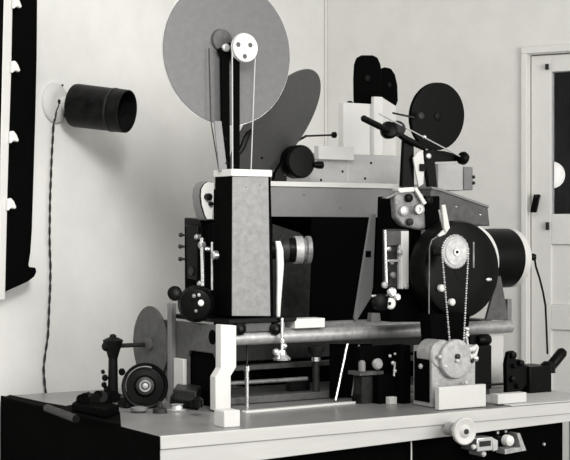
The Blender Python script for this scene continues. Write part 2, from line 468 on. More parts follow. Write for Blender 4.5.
# film loop guide
lg = thing('loop_guide', pt(206, 220, .47), 'curved grey and white film loop guide above the projector head', 'film guide')
out = [(213, 182), (208, 181), (203.5, 183), (200.5, 188), (199.8, 196), (201, 206), (203.5, 216), (206, 220), (213, 220)]
m = MB(); m.polyY(out, .470, .045); m.build('guide_body', 'grey', lg, .002)
inn = [(213, 183), (207, 182), (203.5, 184), (200.5, 189), (200, 196), (201, 205), (204, 215), (206, 219), (211, 219)]
m = MB(); m.polyY([(x+1.2, y) for x, y in inn], .466, .005); m.build('guide_face', 'white', lg)
m = MB(); m.polyY([(x-.3, y) for x, y in inn], .4685, .002); m.build('guide_edge', 'black', lg)
MB().lathe(pt(207, 197, .466), FRONT, [(.010, 0), (.010, .014), (.004, .016)], 16).build('pin', 'black', lg)
MB().lathe(pt(210, 204, .466), FRONT, [(.006, 0), (.006, .010)], 12).build('pin', 'black', lg)

# ================================================================ BIG GREY REEL + its arm, pulley and belt
rc = pt(227.6, 52.5, .47)
rr = .2035
re = thing('film_reel', rc, 'largest grey film reel standing upright above the silver column', 'film reel')
MB().disc(rc, FRONT, rr, .004, 96, .0012).build('flange', 'reel', re)
MB().ring(rc+BACK*.0012, FRONT, rr-.001, rr+.0012, .0026, 96).build('bright_edge', 'steel', re)
MB().disc(rc+BACK*.016, FRONT, .05, .016, 40).build('core', 'dark', re)
MB().lathe(pt(221, 40.5, .466), FRONT, [(.032, 0), (.030, .010), (.022, .012)], 32).build('hub', 'midgrey', re)
MB().lathe(pt(224.5, 48, .452), FRONT, [(.011, 0), (.011, .01), (.007, .013)], 24).build('spindle_nut', 'steel', re)
ar = thing('reel_stand', pt(230, 170, .43), 'pair of dark upright arms holding up the largest grey reel', 'reel stand')
m = MB(); m.polyY([(221.6, 56), (229.6, 56), (230.4, 172), (223.2, 172)], .438, .012); m.build('arm', 'flat', ar, .0015)
m = MB(); m.polyY([(234.5, 58), (240, 58), (240, 170.5), (234, 170.5)], .425, .010); m.build('post', 'flat', ar, .0015)
m = MB(); m.polyY([(216.5, 50), (231, 42), (231, 60), (224, 64)], .449, .003); m.build('yoke', 'flat', ar, .001)
m = MB(); m.polyY([(214.5, 121), (221.5, 121), (227.5, 171.5), (219.5, 171.5)], .410, .006); m.build('strap', 'grey', ar, .001)
for x, y in ((225.5, 139), (227, 163)): MB().ball(pt(x, y, .408), .004, seg=10).build('rivet', 'black', ar)
m = MB(); m.tube([pt(x, y, .43) for x, y in ((239, 153), (242.5, 147), (245, 140), (248, 134), (252, 130.5))], [.007, .009, .009, .009, .006], 12); m.build('tension_lever', 'black', ar)
pl = thing('pulley', pt(244, 48, .40), 'white three-holed belt pulley in front of the largest grey reel', 'pulley')
pc = pt(244, 48, .412); pr = 14.3*mpp(pc)
whl = MB().lathe(pc, FRONT, [(pr, -.004), (pr*.93, 0), (pr*.93, .004), (pr, .008), (pr*.96, .010)], 44).build('wheel', 'plate', pl)
for x, y in ((238.3, 44.5), (250.3, 45), (244.8, 56.3)):
    q = pt(x, y, .4015)
    MB().disc(q, FRONT, .0068, .0012, 18, .0003).build('lightening_hole', 'midgrey', whl)
MB().cyl(pc+FRONT*.0, pc+BACK*.030, .008).build('spindle', 'dark', pl)
m = MB()
a, b = pt(232.2, 50, .41), pt(232.6, 170.5, .41); c_, d_ = pt(255.4, 52, .41), pt(251, 170.5, .41)
m.cyl(a, b, .0019, seg=8); tt = [pc + Vector((math.cos(R(x))*(pr+.0005), -.002, math.sin(R(x))*(pr+.0005))) for x in range(0, 181, 15)]
m.tube([d_, c_] + tt + [a], .0016, 8)
tag(m.build('drive_belt', 'lightgrey'), 'thin pale round belt looped down from the white pulley to the column cap', 'belt')
q0 = pt(209, 48, .455); q1 = pt(211, 122, .45)
tag(MB().tube([q0, q1, pt(219, 171, .43)], .0017, 8).build('thin_belt', 'dark'), 'thin dark cord running down the left side of the largest grey reel', 'belt')

# ================================================================ SECOND GREY REEL, tilted
c2 = pt(275, 128, .66); r2 = 69*mpp(c2)
n2 = camdir(.94*.80, -.94*.60, .35)
re2 = thing('film_reel', c2, 'tilted grey film reel seen almost edge on, half behind the largest reel', 'film reel')
MB().disc(c2, n2, r2, .004, 96, .0012).build('flange', 'reeldark', re2)
MB().disc(c2-n2*.012, n2, .05, .012, 40).build('core', 'dark', re2)
MB().ball(pt(262, 158, .63), .004, seg=10).build('rivet', 'black', re2)

# ================================================================ CONSOLE behind
vc = .72
co = thing('rear_console', W(.95, .85, 0), 'large grey console with black open front behind the two printer heads', 'cabinet')
uL = pt(262, 200, vc).x; uR = 1.36
zt = pt(330, 182.5, vc).z; zb = pt(330, 187.5, vc).z; zg = pt(330, 217, vc).z
bx('ledge', (uL, vc-.006, zb), (uR, vc+.30, zt), 'cream', co, .0015)
bx('fascia', (uL, vc, zg), (uR, vc+.02, zb-.0005), 'console', co, .001)
for x, y in ((304, 195), (340, 208)): MB().ball(pt(x, y, vc), .002, seg=8).build('screw', 'dark', co)
# dark interior
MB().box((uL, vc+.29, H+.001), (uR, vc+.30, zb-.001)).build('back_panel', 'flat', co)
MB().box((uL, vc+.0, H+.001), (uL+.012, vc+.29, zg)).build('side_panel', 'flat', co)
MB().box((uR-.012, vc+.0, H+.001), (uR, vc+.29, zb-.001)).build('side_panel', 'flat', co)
m = MB(); m.polyY([(273, 224), (300, 233), (312, 243), (309, 318), (273, 319)], .70, .006); m.build('lit_backdrop_patch', 'dark', co, .001)  # greyer plate stands in for the lit part of the backdrop
m = MB(); m.polyY([(312, 218), (375, 218), (375, 322), (308, 322)], .71, .006); m.build('dark_cavity_sheet', 'flat', co, .001)  # black sheet stands in for the dark of the open cavity
bx('lower_panel', (uL, vc-.002, H+.105), (uR, vc+.002, H+.19), 'midgrey', co, .001)
bx('lower_ledge', (uL, vc-.03, H+.095), (uR, vc+.004, H+.105), 'grey', co, .001)
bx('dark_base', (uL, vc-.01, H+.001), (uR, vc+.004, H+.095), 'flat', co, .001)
# upper enclosure
vu = .85
a = pt(286, 181.5, vu); b = pt(402, 156, vu)
bx('upper_box', (a.x, vu, zt+.0005), (pt(404, 170, vu).x, vu+.16, b.z), 'lightgrey', co, .002)
MB().cyl(pt(348, 158, vu-.0002), pt(348, 181, vu-.0002), .0012, seg=8).build('seam', 'cream', co)
for x, y in ((342.5, 171.5), (365, 178.5), (321, 180), (371, 163)): MB().ball(pt(x, y, vu), .0042, seg=10).build('screw', 'black', co)
# cream board on the console
A = pt(318.5, 159, .825); B = pt(354, 147, .825)
bd = MB().box((A.x, .825, A.z), (B.x, .8495, B.z)).build('board', 'cream', bevel=.001)
tag(bd, 'pale flat bar along the top front of the console beside the small black roller', 'bar')
# small black roller on a bracket
sr = thing('feed_roller', pt(292, 181, .72), 'small black round roller on a bracket standing on the console ledge', 'roller')
q = pt(302, 161.5, .715); s_ = mpp(q)
MB().lathe(q, FRONT, [(15*s_, -.05), (16.8*s_, -.046), (16.8*s_, -.006), (15*s_, 0)], 40).build('roller', 'black', sr)
m = MB(); m.polyY([(274, 181), (287, 181), (287, 176), (284, 174.5), (292, 160), (302, 153), (294, 150), (284, 160), (276, 172)], .745, .02); m.build('bracket', 'black', sr, .002)
MB().lathe(pt(321, 165, .715), RIGHT, [(.008, -.03), (.012, -.012), (.012, .004), (.006, .008)], 16).build('shaft_nut', 'black', sr)
kr = thing('knob_rod', pt(322, 135, .84), 'thin horizontal rod ending in a round black knob beside the white box', 'rod')
a, b = pt(306, 136, .84), pt(333, 135, .84)
MB().cyl(a, b, .0032).build('rod', 'dark', kr)
MB().lathe(b, b-a, [(.006, -.004), (.010, 0), (.010, .009), (.006, .012)], 18).build('knob', 'black', kr)
MB().cyl(a, Vector((a.x, .92, a.z-.02)), .004).cyl((a.x, .92, a.z-.02), (a.x, .92, zt), .005).build('bracket', 'dark', kr)

# white box with stepped front
wb = thing('white_box', pt(366, 154, .88), 'bright white stepped box standing on the grey console', 'box')
a, b = pt(343.5, 155.8, .88), pt(371.5, 104, .88)
zb0 = pt(402, 156, vu).z
MB().box((a.x, .88, zb0+.0005), (b.x, .91, b.z)).build('case', 'porcelain', wb, .0015)
a, b = pt(370.5, 155, .862), pt(383, 97, .862)
MB().box((b.x-.036, .862, zb0+.0005), (b.x, .8795, b.z)).build('raised_section', 'porcelain', wb, .0015)
m = MB(); e_ = pt(396, 106, .88); m.prism([Vector((b.x, .864, zb0+.0005)), Vector((b.x, .864, b.z-.002)), e_, Vector((e_.x, .88, zb0+.0005))], (0, .03, 0)); m.build('sloped_end', 'cream', wb, .001)
MB().ball(pt(350, 102.5, .895), .007, (1.6, 1, .8)).build('catch', 'black', wb)
# two black magazines
def magazine(pix, v, th, label, px, py):
    t = thing('film_magazine', pt(px, py, v), label, 'film magazine', None)
    m = MB(); m.polyY([(x+1.8, y) for x, y in pix], v, th*.6); m.build('shell', 'flat', t, .008)
    return t
t1 = magazine([(355.5, 108), (353.6, 95), (353.4, 78), (354.2, 64), (356.5, 57.5), (361, 55), (372, 55), (376.5, 57), (379.5, 64), (381.5, 76), (382, 153), (355.5, 153)][1:], .92, .03, 'taller black rounded film magazine standing behind the white box', 367, 104)
MB().lathe(pt(367, 78, .921), FRONT, [(.012, 0), (.010, .004)], 20).build('spindle', 'black', t1)
t2 = magazine([(376, 153), (377, 75), (379, 69), (384, 67), (390, 68), (394, 74), (396.5, 85), (397, 101), (395, 106), (391, 110), (391, 153)], .945, .03, 'lower black rounded film magazine peeping out right of the taller one', 387, 104)
MB().lathe(pt(389, 85, .946), FRONT, [(.010, 0), (.008, .004)], 20).build('spindle', 'black', t2)

# ================================================================ RIGHT: rewind post, black reel
br_c = pt(437.5, 116.5, .50); br_r = 33.8*mpp(br_c)
br = thing('film_reel', br_c, 'black round film reel above the right-hand camera head', 'film reel')
nb = Vector((-.06, -1, .0)).normalized()
nb = camdir(.52, -.10, .80)
MB().disc(br_c, nb, br_r, .004, 72, .001).build('flange', 'black', br)
MB().disc(br_c-nb*.012, nb, br_r, .004, 72, .001).build('flange', 'black', br)
MB().disc(br_c-nb*.011, nb, br_r*.86, .011, 60).build('film_roll', 'flat', br)
MB().lathe(br_c+nb*.004, nb, [(.014, 0), (.014, .003), (.006, .005)], 24).build('hub', 'black', br)
MB().lathe(pt(421, 116, .47), FRONT, [(.012, 0), (.010, .004), (.004, .006)], 20).build('film_clip', 'dark', br)
rp = thing('reel_support', pt(418, 188, .42), 'black post with crossing arms and bright gate strips holding the black reel', 'reel support')
m = MB(); m.polyY([(404.5, 139), (414, 141), (414.5, 187), (402, 187)], .43, .016); m.build('post', 'black', rp, .002)
m = MB(); m.polyY([(424, 152), (434, 148), (437.5, 187), (429, 187)], .445, .016); m.build('post', 'black', rp, .002)
m = MB(); m.polyY([(433, 150), (445, 151), (463, 156), (463, 161), (434, 162)], .46, .012); m.build('bracket', 'black', rp, .002)
MB().cyl(pt(363.5, 118.5, .39), pt(388, 130.5, .41), .0095).build('handle', 'black', rp)
MB().ball(pt(364, 118.6, .39), .0098, seg=14).build('handle_end', 'black', rp)
q = pt(389, 130, .42)
MB().lathe(q, Vector((-.3, -.9, .2)), [(.022, -.02), (.027, 0), (.022, .012), (.010, .016)], 28).build('hub', 'black', rp)
MB().lathe(pt(398, 128, .42), Vector((-.3, -.9, .3)), [(.020, -.02), (.024, 0), (.018, .01)], 28).build('hub', 'dark', rp)
m = MB(); m.tube([pt(x, y, .425) for x, y in ((395, 131), (404, 138), (414, 143), (425, 149))], [.009, .010, .010, .007], 14); m.build('elbow', 'black', rp)
MB().cyl(pt(379, 113.5, .40), pt(462, 157.5, .44), .0021).build('cross_rod', 'steel', rp)
MB().cyl(pt(393, 113, .43), pt(414, 117.5, .46), .003).build('cross_rod', 'dark', rp)
MB().ball(pt(424.5, 137, .425), .006).build('bright_screw', 'chrome', rp)
MB().lathe(pt(461, 157, .44), Vector((.85, .1, -.35)), [(.006, -.006), (.018, 0), (.021, .006), (.019, .018), (.010, .022)], 22).build('end_knob', 'black', rp)
m = MB(); m.polyY([(418, 152), (423, 150), (424.5, 166), (423.5, 184), (419, 187), (415.5, 170), (413.5, 158)], .415, .006); m.build('bright_strip', 'white', rp, .001)
MB().box(pt(420.5, 171, .408), pt(426, 164, .408)+Vector((0, .006, 0))).build('bright_strip_clamp', 'black', rp, .001)
MB().lathe(pt(428, 156, .41), FRONT, [(.008, 0), (.008, .006), (.003, .008)], 16).build('stud', 'steel', rp)
MB().cyl(pt(403, 187, .42), pt(389, 199, .40), .003).build('wire_stay', 'dark', rp)
# grey switch box
gb = thing('switch_box', pt(455, 188, .56), 'pale grey switch box below the black reel', 'box')
a, b = pt(438, 190, .56), pt(465.5, 164.5, .56)
bx('case', (a.x, .56, a.z), (b.x, .66, b.z), 'lightgrey', gb, .002)
a, b = pt(464, 190, .555), pt(473, 167, .555)
bx('end_cover', (a.x, .555, a.z), (b.x, .66, b.z), 'grey', gb, .002)
for y in (177, 183): MB().ball(pt(473.5, y, .555), .006).build('switch_toggle', 'dark', gb)

# ================================================================ RIGHT: CAMERA HEAD
ch = thing('camera_head', pt(420, 322, .35), 'black camera head with cast top and chrome gate bars on the right', 'camera head')
m = MB(); m.polyY([(395, 196), (440, 196), (440, 322), (391, 322)], .27, .085); m.build('body', 'flat', ch, .003)
m = MB(); m.polyY([(394, 192), (400, 190), (416, 190), (424, 194), (426, 229), (419, 230), (403, 226), (396, 218)], .245, .024); tcs = m.build('top_casting', 'dullcast', ch, .005)
m = MB(); m.polyY([(398, 188.5), (414, 187), (415, 191.5), (400, 193)], .235, .03); m.build('cap_bar', 'cream', ch, .002)
m = MB(); m.polyY([(385, 198), (399, 190.5), (400, 193.5), (388, 199)], .240, .02); m.build('cap_wing', 'dullcast', ch, .002)
m = MB(); m.polyY([(387, 231), (401, 231), (401, 245), (387, 246)], .250, .012); m.build('pressure_block', 'midgrey', ch, .002)
m = MB(); m.polyY([(414, 188), (417, 187), (427, 203), (424, 205)], .232, .008); m.build('link_bar', 'white', ch, .001)
for x, y, r, mm in ((408, 198, .012, 'black'), (428, 200, .012, 'black'), (418.5, 209.5, .015, 'chrome'), (403, 211, .014, 'steel'), (409, 222, .010, 'dark')):
    MB().lathe(pt(x, y, .243), FRONT, [(r, 0), (r, .008), (r*.55, .011)], 22).build('stud', mm, tcs)
MB().ring(pt(418.5, 209.5, .230), FRONT, .006, .0125, .004).build('bright_ring', 'white', tcs)
gpl = MB().box(pt(384, 287, .262), pt(409, 229, .262)+Vector((0, .008, 0))).build('gate_plate', 'dark', ch, .001)
MB().cyl(pt(385, 230, .25), pt(386.5, 285, .25), .0045).build('gate_bar', 'chrome', ch)
MB().box(pt(401.5, 289, .248), pt(409, 231, .248)+Vector((0, .010, 0))).build('gate_bar', 'white', ch, .002)
MB().box(pt(399.0, 289, .252), pt(401.5, 231, .252)+Vector((0, .010, 0))).build('gate_bar_edge', 'steel', ch, .001)
for x, y, r, mm in ((388, 249, .007, 'chrome'), (399, 252, .008, 'cast'), (391, 263, .006, 'dullcast'), (392, 275, .009, 'dullcast'), (384, 285, .009, 'cast'), (405, 286, .009, 'cast')):
    MB().lathe(pt(x, y, .25), FRONT, [(r, 0), (r, .007), (r*.5, .010)], 16).build('gate_screw', mm, gpl)
MB().box(pt(386, 262, .252), pt(400, 259.5, .252)+Vector((0, .006, 0))).build('aperture_bar', 'steel', gpl, .001)
for x, y, r in ((391, 292, .014), (396, 297, .011), (389.5, 303.5, .016)):
    MB().lathe(pt(x, y, .25), FRONT, [(r, 0), (r, .008), (r*.7, .012)], 20).build('bright_knob', 'porcelain' if r > .015 else 'chrome', ch)
MB().disc(pt(389.5, 303.5, .237), FRONT, .005, .002, 14).build('knob_hole', 'black', ch)
MB().lathe(pt(378, 302, .262), FRONT, [(.022, 0), (.024, .02), (.016, .024)], 24).build('dark_knob', 'black', ch)
MB().box(pt(372, 297, .255), pt(388, 294.5, .255)+Vector((0, .006, 0))).build('cross_bar', 'steel', ch, .001)
MB().lathe(pt(418, 256.5, .26), FRONT, [(.011, 0), (.011, .012), (.006, .014)], 18).build('side_stud', 'steel', ch)
MB().box(pt(422, 243, .262), pt(426, 230, .262)+Vector((0, .006, 0))).build('catch', 'steel', ch, .001)
m = MB(); m.polyY([(372, 313), (380, 313), (381, 322), (371, 322)], .25, .02); m.build('foot', 'midgrey', ch, .001)
# sloping grey stay left of it
m = MB(); m.polyY([(371, 214), (376, 214), (373, 287), (371, 298), (356, 322), (354.5, 318)], .40, .008)
sp = m.build('sloping_plate', 'grey', bevel=.001); tag(sp, 'narrow grey plate sloping down to the rail left of the camera head', 'plate')
a = pt(368.5, 254, .398)
hm = MB().box(a-Vector((.009, 0, .009)), a+Vector((.009, .003, .009))); 
hm.build('slot', 'black', sp)
# grey top plate running right
tp = thing('top_plate', pt(465, 210, .40), 'grey slanted cover plate above the black drive disc', 'cover plate')
m = MB(); m.polyY([(432, 188), (441, 190), (488, 207), (490, 226), (470, 225), (437, 220), (428, 207)], .34, .10); m.build('plate', 'midgrey', tp, .003)
m = MB(); m.polyY([(432, 186.5), (441, 188.5), (489, 205.5), (489, 208), (441, 191), (432, 189)], .335, .11); m.build('rim', 'grey', tp, .001)
for x, y in ((456, 207), (480, 215)): MB().ball(pt(x, y, .34), .004, seg=10).build('screw', 'chrome', tp)

# big black drive disc / magazine
dd = thing('drive_housing', pt(460, 320, .2), 'large round black housing behind the chain drive', 'machine housing')
dc = pt(462, 270, .17); dr_ = 49.5*mpp(dc)
MB().lathe(dc, FRONT, [(dr_, -.06), (dr_, -.012), (dr_*.96, .0), (dr_*.93, .002), (dr_*.5, .003)], 72).build('drum', 'black', dd)
MB().lathe(dc, FRONT, [(.03, 0), (.03, .004)], 24).build('centre_boss', 'black', dd)
m = MB(); cr = dc + BACK*.006
rg = []
for a in range(2, 63, 3):
    q_ = math.sin(math.pi*(a-2)/60)*.05 + .006
    rg.append([cr + Vector((math.cos(R(a))*dr_*k_, y_, math.sin(R(a))*dr_*k_)) for k_, y_ in ((.97, 0), (1.0+q_, 0), (1.0+q_, .012), (.97, .012))])
m.loft(rg); m.build('rim_highlight', 'white', dd)  # white crescent shaped as the highlight on the drum's upper right rim
MB().box((dc.x-.10, .231, dc.z-.10), (dc.x+.10, .269, dc.z+.10)).build('rear_block', 'flat', dd, .004)
MB().ball(pt(489, 279.5, .165), .007, (1.6, .6, .8), 12).build('name_plate_screw', 'chrome', dd)
for x, y in ((440, 288), (450.5, 302)): MB().lathe(pt(x, y, .165), FRONT, [(.010, 0), (.010, .01), (.006, .013)], 18).build('bright_screw', 'porcelain', dd)
MB().box(pt(473, 268, .1665), pt(474.5, 242, .1665)+Vector((0, .003, 0))).build('bright_line', 'dullcast', dd)
m = MB(); m.polyY([(498, 276), (501, 276), (509, 320), (486, 320)], .232, .01); m.build('foot_plate', 'midgrey', dd, .002)
bx('side_post', pt(507.5, 327, .385), pt(512, 299, .385)+Vector((0, .02, 0)), 'grey', bed, .002)
bx('side_post_foot', pt(503, 333, .385), pt(512, 326.5, .385)+Vector((0, .02, 0)), 'grey', bed, .002)
m = MB(); m.polyY([(430, 314), (470, 314), (468, 343), (432, 343)], .14, .05); m.build('chain_guard', 'flat', dd, .003)
m = MB(); m.tube([pt(x, y, .155) for x, y in ((438, 236), (432, 240), (429.5, 247), (429.5, 258), (429, 290), (429, 318))], .0018, 8); m.build('cable', 'dullcast', dd)
# chain drive
cs = thing('chain_sprocket', pt(455, 252, .08), 'upper bright toothed sprocket in front of the round black housing', 'sprocket')
sc0 = pt(454.8, 252, .085)
def sprocket(m, c, rad, th, n=36):
    x, y, a = basis(FRONT); pr_ = []
    for i in range(n*4):
        t = 2*math.pi*i/(n*4); rr_ = rad*(1.0 if (i % 4) in (1, 2) else .93)
        pr_.append(c + (x*math.cos(t)+y*math.sin(t))*rr_)
    m.prism(pr_, FRONT*th); return m
r_s = 16.8*mpp(sc0)
sprocket(MB(), sc0, r_s, .004).build('toothed_wheel', 'cast', cs)
MB().lathe(sc0+FRONT*.004, FRONT, [(r_s*.8, 0), (r_s*.78, .002)], 40).build('face', 'dullsteel', cs)
MB().lathe(sc0+FRONT*.006, FRONT, [(.010, 0), (.010, .004)], 20).build('hub', 'steel', cs)
MB().lathe(sc0+FRONT*.010, FRONT, [(.004, 0), (.004, .002)], 12).build('shaft_end', 'black', cs)
MB().cyl(sc0, sc0+BACK*.09, .012).build('shaft', 'dark', cs)
# chain path
ls = pt(456.5, 352, .085); rl = .022
path = []
for i in range(25):
    t = R(0 + 180*i/24); path.append(sc0 + Vector((math.cos(t)*r_s, -.002, math.sin(t)*r_s)))
a = path[-1]; b = ls + Vector((-rl, -.002, 0)); n = 26
L = [a.lerp(b, i/n) for i in range(1, n)]
bot = [ls + Vector((-math.cos(R(180*i/10))*rl, -.002, -math.sin(R(180*i/10))*rl)) for i in range(11)]
c_ = path[0]; Rr = [bot[-1].lerp(c_, i/n) for i in range(1, n)]
loop = path + L + bot + Rr
dist = [0]
cyc = loop + [loop[0]]
for i in range(len(loop)): dist.append(dist[-1] + (cyc[i+1]-cyc[i]).length)
def along(s):
    s %= dist[-1]
    for i in range(len(loop)):
        if dist[i+1] >= s: return cyc[i].lerp(cyc[i+1], (s-dist[i])/max(dist[i+1]-dist[i], 1e-9))
m = MB(); step = .0068; nn = int(dist[-1]/step)
for i in range(nn):
    p0, p1 = along(i*dist[-1]/nn), along((i+.62)*dist[-1]/nn)
    m.cyl(p0, p1,   .0029 if i % 2 else .0020, seg=8)
tag(m.build('roller_chain', 'steel'), 'bright roller chain running from the upper sprocket down to the gearbox', 'chain')
# white lever above the sprocket
lv = thing('release_lever', pt(447, 234, .10), 'forked white release lever standing just above the upper sprocket', 'lever')
m = MB(); m.polyY([(442.3, 205), (445.5, 204.5), (450, 228), (446.5, 233), (444.5, 228)], .095, .006); m.build('arm', 'white', lv, .001)
m = MB(); m.polyY([(439, 210), (441, 209.5), (446, 228), (443.5, 229)], .105, .005); m.build('arm', 'steel', lv, .001)
m = MB(); m.polyY([(438.5, 235), (444, 229.5), (448, 231), (446, 234), (439.5, 237)], .10, .006); m.build('foot', 'white', lv, .001)

# gearbox
gx = thing('gearbox', pt(445, 408, .12), 'cast metal gearbox with large round cover below the chain', 'gearbox')
gv = .095
A = ptw(432, 409.5, 0); ga, gb_ = pt(432, 400, gv), pt(475.5, 400, gv)
ztop = pt(450, 346, gv).z
MB().box((ga.x, gv, H+.001), (gb_.x, gv+.085, ztop)).build('case', 'cast', gx, .003)
u_ = ga.x - .003
def gq(x, y): return ptu(x, y, u_)
vb = gv+.085
MB().box((u_, gv+.010, H+.014), (u_+.005, vb-.008, ztop-.016)).build('side_cover', 'flat', gx, .001)
MB().lathe(Vector((u_, gv+.045, H+.11)), LEFT, [(.008, 0), (.007, .004), (.003, .006)], 14).build('side_screw', 'steel', gx)
q = pt(431, 358, gv+.03)
MB().lathe(Vector((q.x+.015, gv+.012, ztop-.022)), FRONT, [(.040, -.05), (.040, .012), (.036, .016)], 36).build('rear_boss', 'cast', gx)
q = pt(455.5, 359, gv-.010)
gr_ = 19.7*mpp(q)
rcv = MB().lathe(q, FRONT, [(gr_, -.0095), (gr_, .004), (gr_*.95, .007), (gr_*.3, .0085)], 56).build('round_cover', 'cast', gx)
for x, y, r, mm in ((457, 356.5, .0075, 'dark'), (456.5, 360.5, .006, 'steel')): MB().lathe(pt(x, y, gv-.018), FRONT, [(r, -.002), (r, .006), (r*.6, .008)], 18).build('centre_nut', mm, rcv)
for x, y in ((445.5, 366.5), (466, 383), (440, 357)): MB().ball(pt(x, y, gv-.016), .0055, seg=12).build('bolt', 'white', rcv)
# control levers at its right
m = MB(); m.tube([pt(x, y, gv-.01) for x, y in ((467, 350), (473, 349), (477, 346))], [.006, .008, .006], 10); m.tube([pt(x, y, gv-.012) for x, y in ((469, 357), (475, 355), (478, 347))], [.009, .006, .003], 10)
m.build('control_lever', 'white', gx)
MB().ball(pt(475.5, 358.5, gv-.012), .009).build('lever_ball', 'chrome', gx); MB().ball(pt(471.5, 360.5, gv-.014), .008).build('lever_ball', 'dark', gx)
MB().cyl(pt(466, 338, .10), pt(468, 328, .10), .004).build('oil_pipe', 'steel', gx)
for y in (329, 335): MB().ball(pt(467, y, .10), .007).build('oil_fitting', 'chrome', gx)
MB().cyl(pt(466.5, 338, .10), pt(468, 348, .10), .004).build('oil_pipe', 'steel', gx)
A = ptw(439, 411); B = pt(486, 387, A.y)
wbk = MB().box((A.x, A.y, H+.002), (B.x, A.y+.018, pt(439, 387.5, A.y).z)).build('base_block', 'white', bevel=.0015)
tag(wbk, 'wide white rectangular block on the bench in front of the gearbox', 'block')
# black motor blocks behind the gearbox
dm = thing('black_motor', W(1.15, .3, 0), 'squat black motor box beneath the rail right of the gearbox', 'motor')
a, b = pt(474, 376, .24), pt(492, 345, .24)
bx('case', (a.x, .24, H+.02), (b.x, .33, b.z), 'black', dm, .004)
bx('feet', (a.x, .25, H), (b.x, .32, H+.02), 'dark', dm, .002)
MB().lathe(pt(482, 340, .27), RIGHT, [(.014, -.02), (.018, -.012), (.018, .02), (.014, .026)], 28).build('upper_housing', 'black', dm)
bx('support', (a.x+.01, .27, b.z-.005), (b.x-.01, .31, b.z+.03), 'black', dm, .002)
# mechanism under the rail, left of the gearbox
um = thing('drive_unit', W(.9, .35, 0), 'dark drive unit with small bright fittings under the rail left of the gearbox', 'drive unit')
a, b = pt(379, 402, .24), pt(401, 374, .24)
bx('case', (a.x, .24, H+.001), (b.x, .30, b.z), 'flat', um, .003)
a, b = pt(402, 404, .21), pt(411, 345, .21)
bx('upright_plate', (a.x, .21, H+.001), (b.x, .26, b.z), 'flat', um, .003)
a, b = pt(360, 376, .26), pt(378, 371, .26)
bx('tray', (a.x, .26, a.z), (b.x+.02, .32, b.z), 'midgrey', um, .001)
a, b = pt(362, 398, .27), pt(374, 376, .27)
bx('tray_leg', (a.x, .27, H+.001), (b.x, .31, b.z), 'dark', um, .001)
MB().lathe(pt(378, 364, .25), FRONT, [(.014, -.01), (.016, 0), (.012, .006)], 20).build('bright_cap', 'cast', um)
MB().lathe(pt(362, 364, .26), UP, [(.010, -.02), (.010, .004), (.006, .01)], 16).build('cap', 'grey', um)
bx('upper_block', pt(360, 372, .285), pt(402, 345, .285)+Vector((0, .03, 0)), 'flat', um, .003)
for x, y, r in ((393, 363, .006), (395, 371, .006), (400, 348, .007), (390, 356, .005), (395, 354, .004)): MB().ball(pt(x, y, .235), r, seg=10).build('fitting', 'steel', um)
MB().cyl(pt(395, 362, .235), pt(394, 376, .235), .003).build('fitting_pipe', 'steel', um)
m = MB(); m.polyY([(331, 344), (372, 344), (372, 398), (331, 397)], .408, .008); m.build('back_plate', 'flat', um)
A = ptw(390, 404.5); tag(MB().box(A, (A.x+.024, A.y+.02, H+.02)).build('wooden_cube', 'cream', bevel=.001), 'tiny pale cube on the bench below the drive unit', 'cube')
A = ptw(359, 403); tag(MB().lathe(A, UP, [(.02, 0), (.02, .018), (.014, .024)], 24).build('black_puck', 'black'), 'small black puck on the bench at the end of the straightedge', 'puck')

# ================================================================ RIGHT: MOTOR DRUM with flex
md = thing('lamp_drum', pt(512, 258, .42), 'black drum motor with pale end rim jutting out right of the round housing', 'motor')
qv = .36; qa = pt(508, 258, qv); sR = 29.5*mpp(qa)
MB().lathe(qa, RIGHT, [(sR*.93, -.20), (sR*.97, -.12), (sR, -.06), (sR, -.008)], 56).build('body', 'black', md)
MB().lathe(qa, RIGHT, [(sR*.99, -.008), (sR*1.0, 0), (sR*1.0, .012), (sR*.95, .020), (sR*.5, .035)], 56).build('end_rim', 'white', md)
pg = pt(533.5, 257, qv-.03)
MB().lathe(pg, Vector((.8, -.5, 0)), [(.011, -.02), (.011, .002), (.007, .008)], 18).build('plug', 'black', md)
m = MB(); m.tube([pt(x, y, qv-.04) for x, y in ((534.5, 258), (536, 267), (539.5, 278), (543, 292), (545.5, 306), (546.5, 330), (547.5, 354))], .0032, 8)
tag(m.build('flex', 'black'), 'black electric flex hanging from the drum motor down to the black splicer', 'cable')

A, B = ptw(487, 412), ptw(487, 398)
rb = MB().box((1.085, .004, H+.0003), (1.447, .36, H+.004)); tag(rb.build('bright_end_overlay', 'benchfront', bevel=.001), 'thin pale overlay added to brighten the right end of the bench top under the splicer', 'board')  # pale overlay put in so the bench top looks brighter here
# black splicer at the bench's right end
sp_ = thing('film_splicer', ptw(525, 396), 'black bench splicer with a slanting cylindrical handle at the right end', 'splicer')
sv = .20
a, b = pt(529.5, 397, sv), pt(552, 365.5, sv)
base_z = pt(528, 397, sv).z
bx('case', (a.x, sv, base_z), (b.x, sv+.09, b.z), 'black', sp_, .004)
bx('plinth', (a.x, sv+.002, H+.0045), (b.x-.002, sv+.088, base_z+.001), 'grey', sp_, .002)
m = MB(); m.polyY([(507, 393), (506.5, 364), (509, 352), (514.5, 350.5), (516, 359), (523, 360), (525, 365), (529, 366), (529, 390), (526, 386), (522, 391), (518, 394)], sv+.01, .018); m.build('arm_frame', 'black', sp_, .003)
for x, y, r in ((512, 355, .010), (513, 366, .007), (520, 363, .009), (512, 379, .010), (517, 386, .008)): MB().lathe(pt(x, y, sv+.01), FRONT, [(r, 0), (r, .01), (r*.5, .013)], 16).build('knob', 'black', sp_)
a, b = pt(551, 366, sv+.02), pt(562, 352.5, sv+.02)
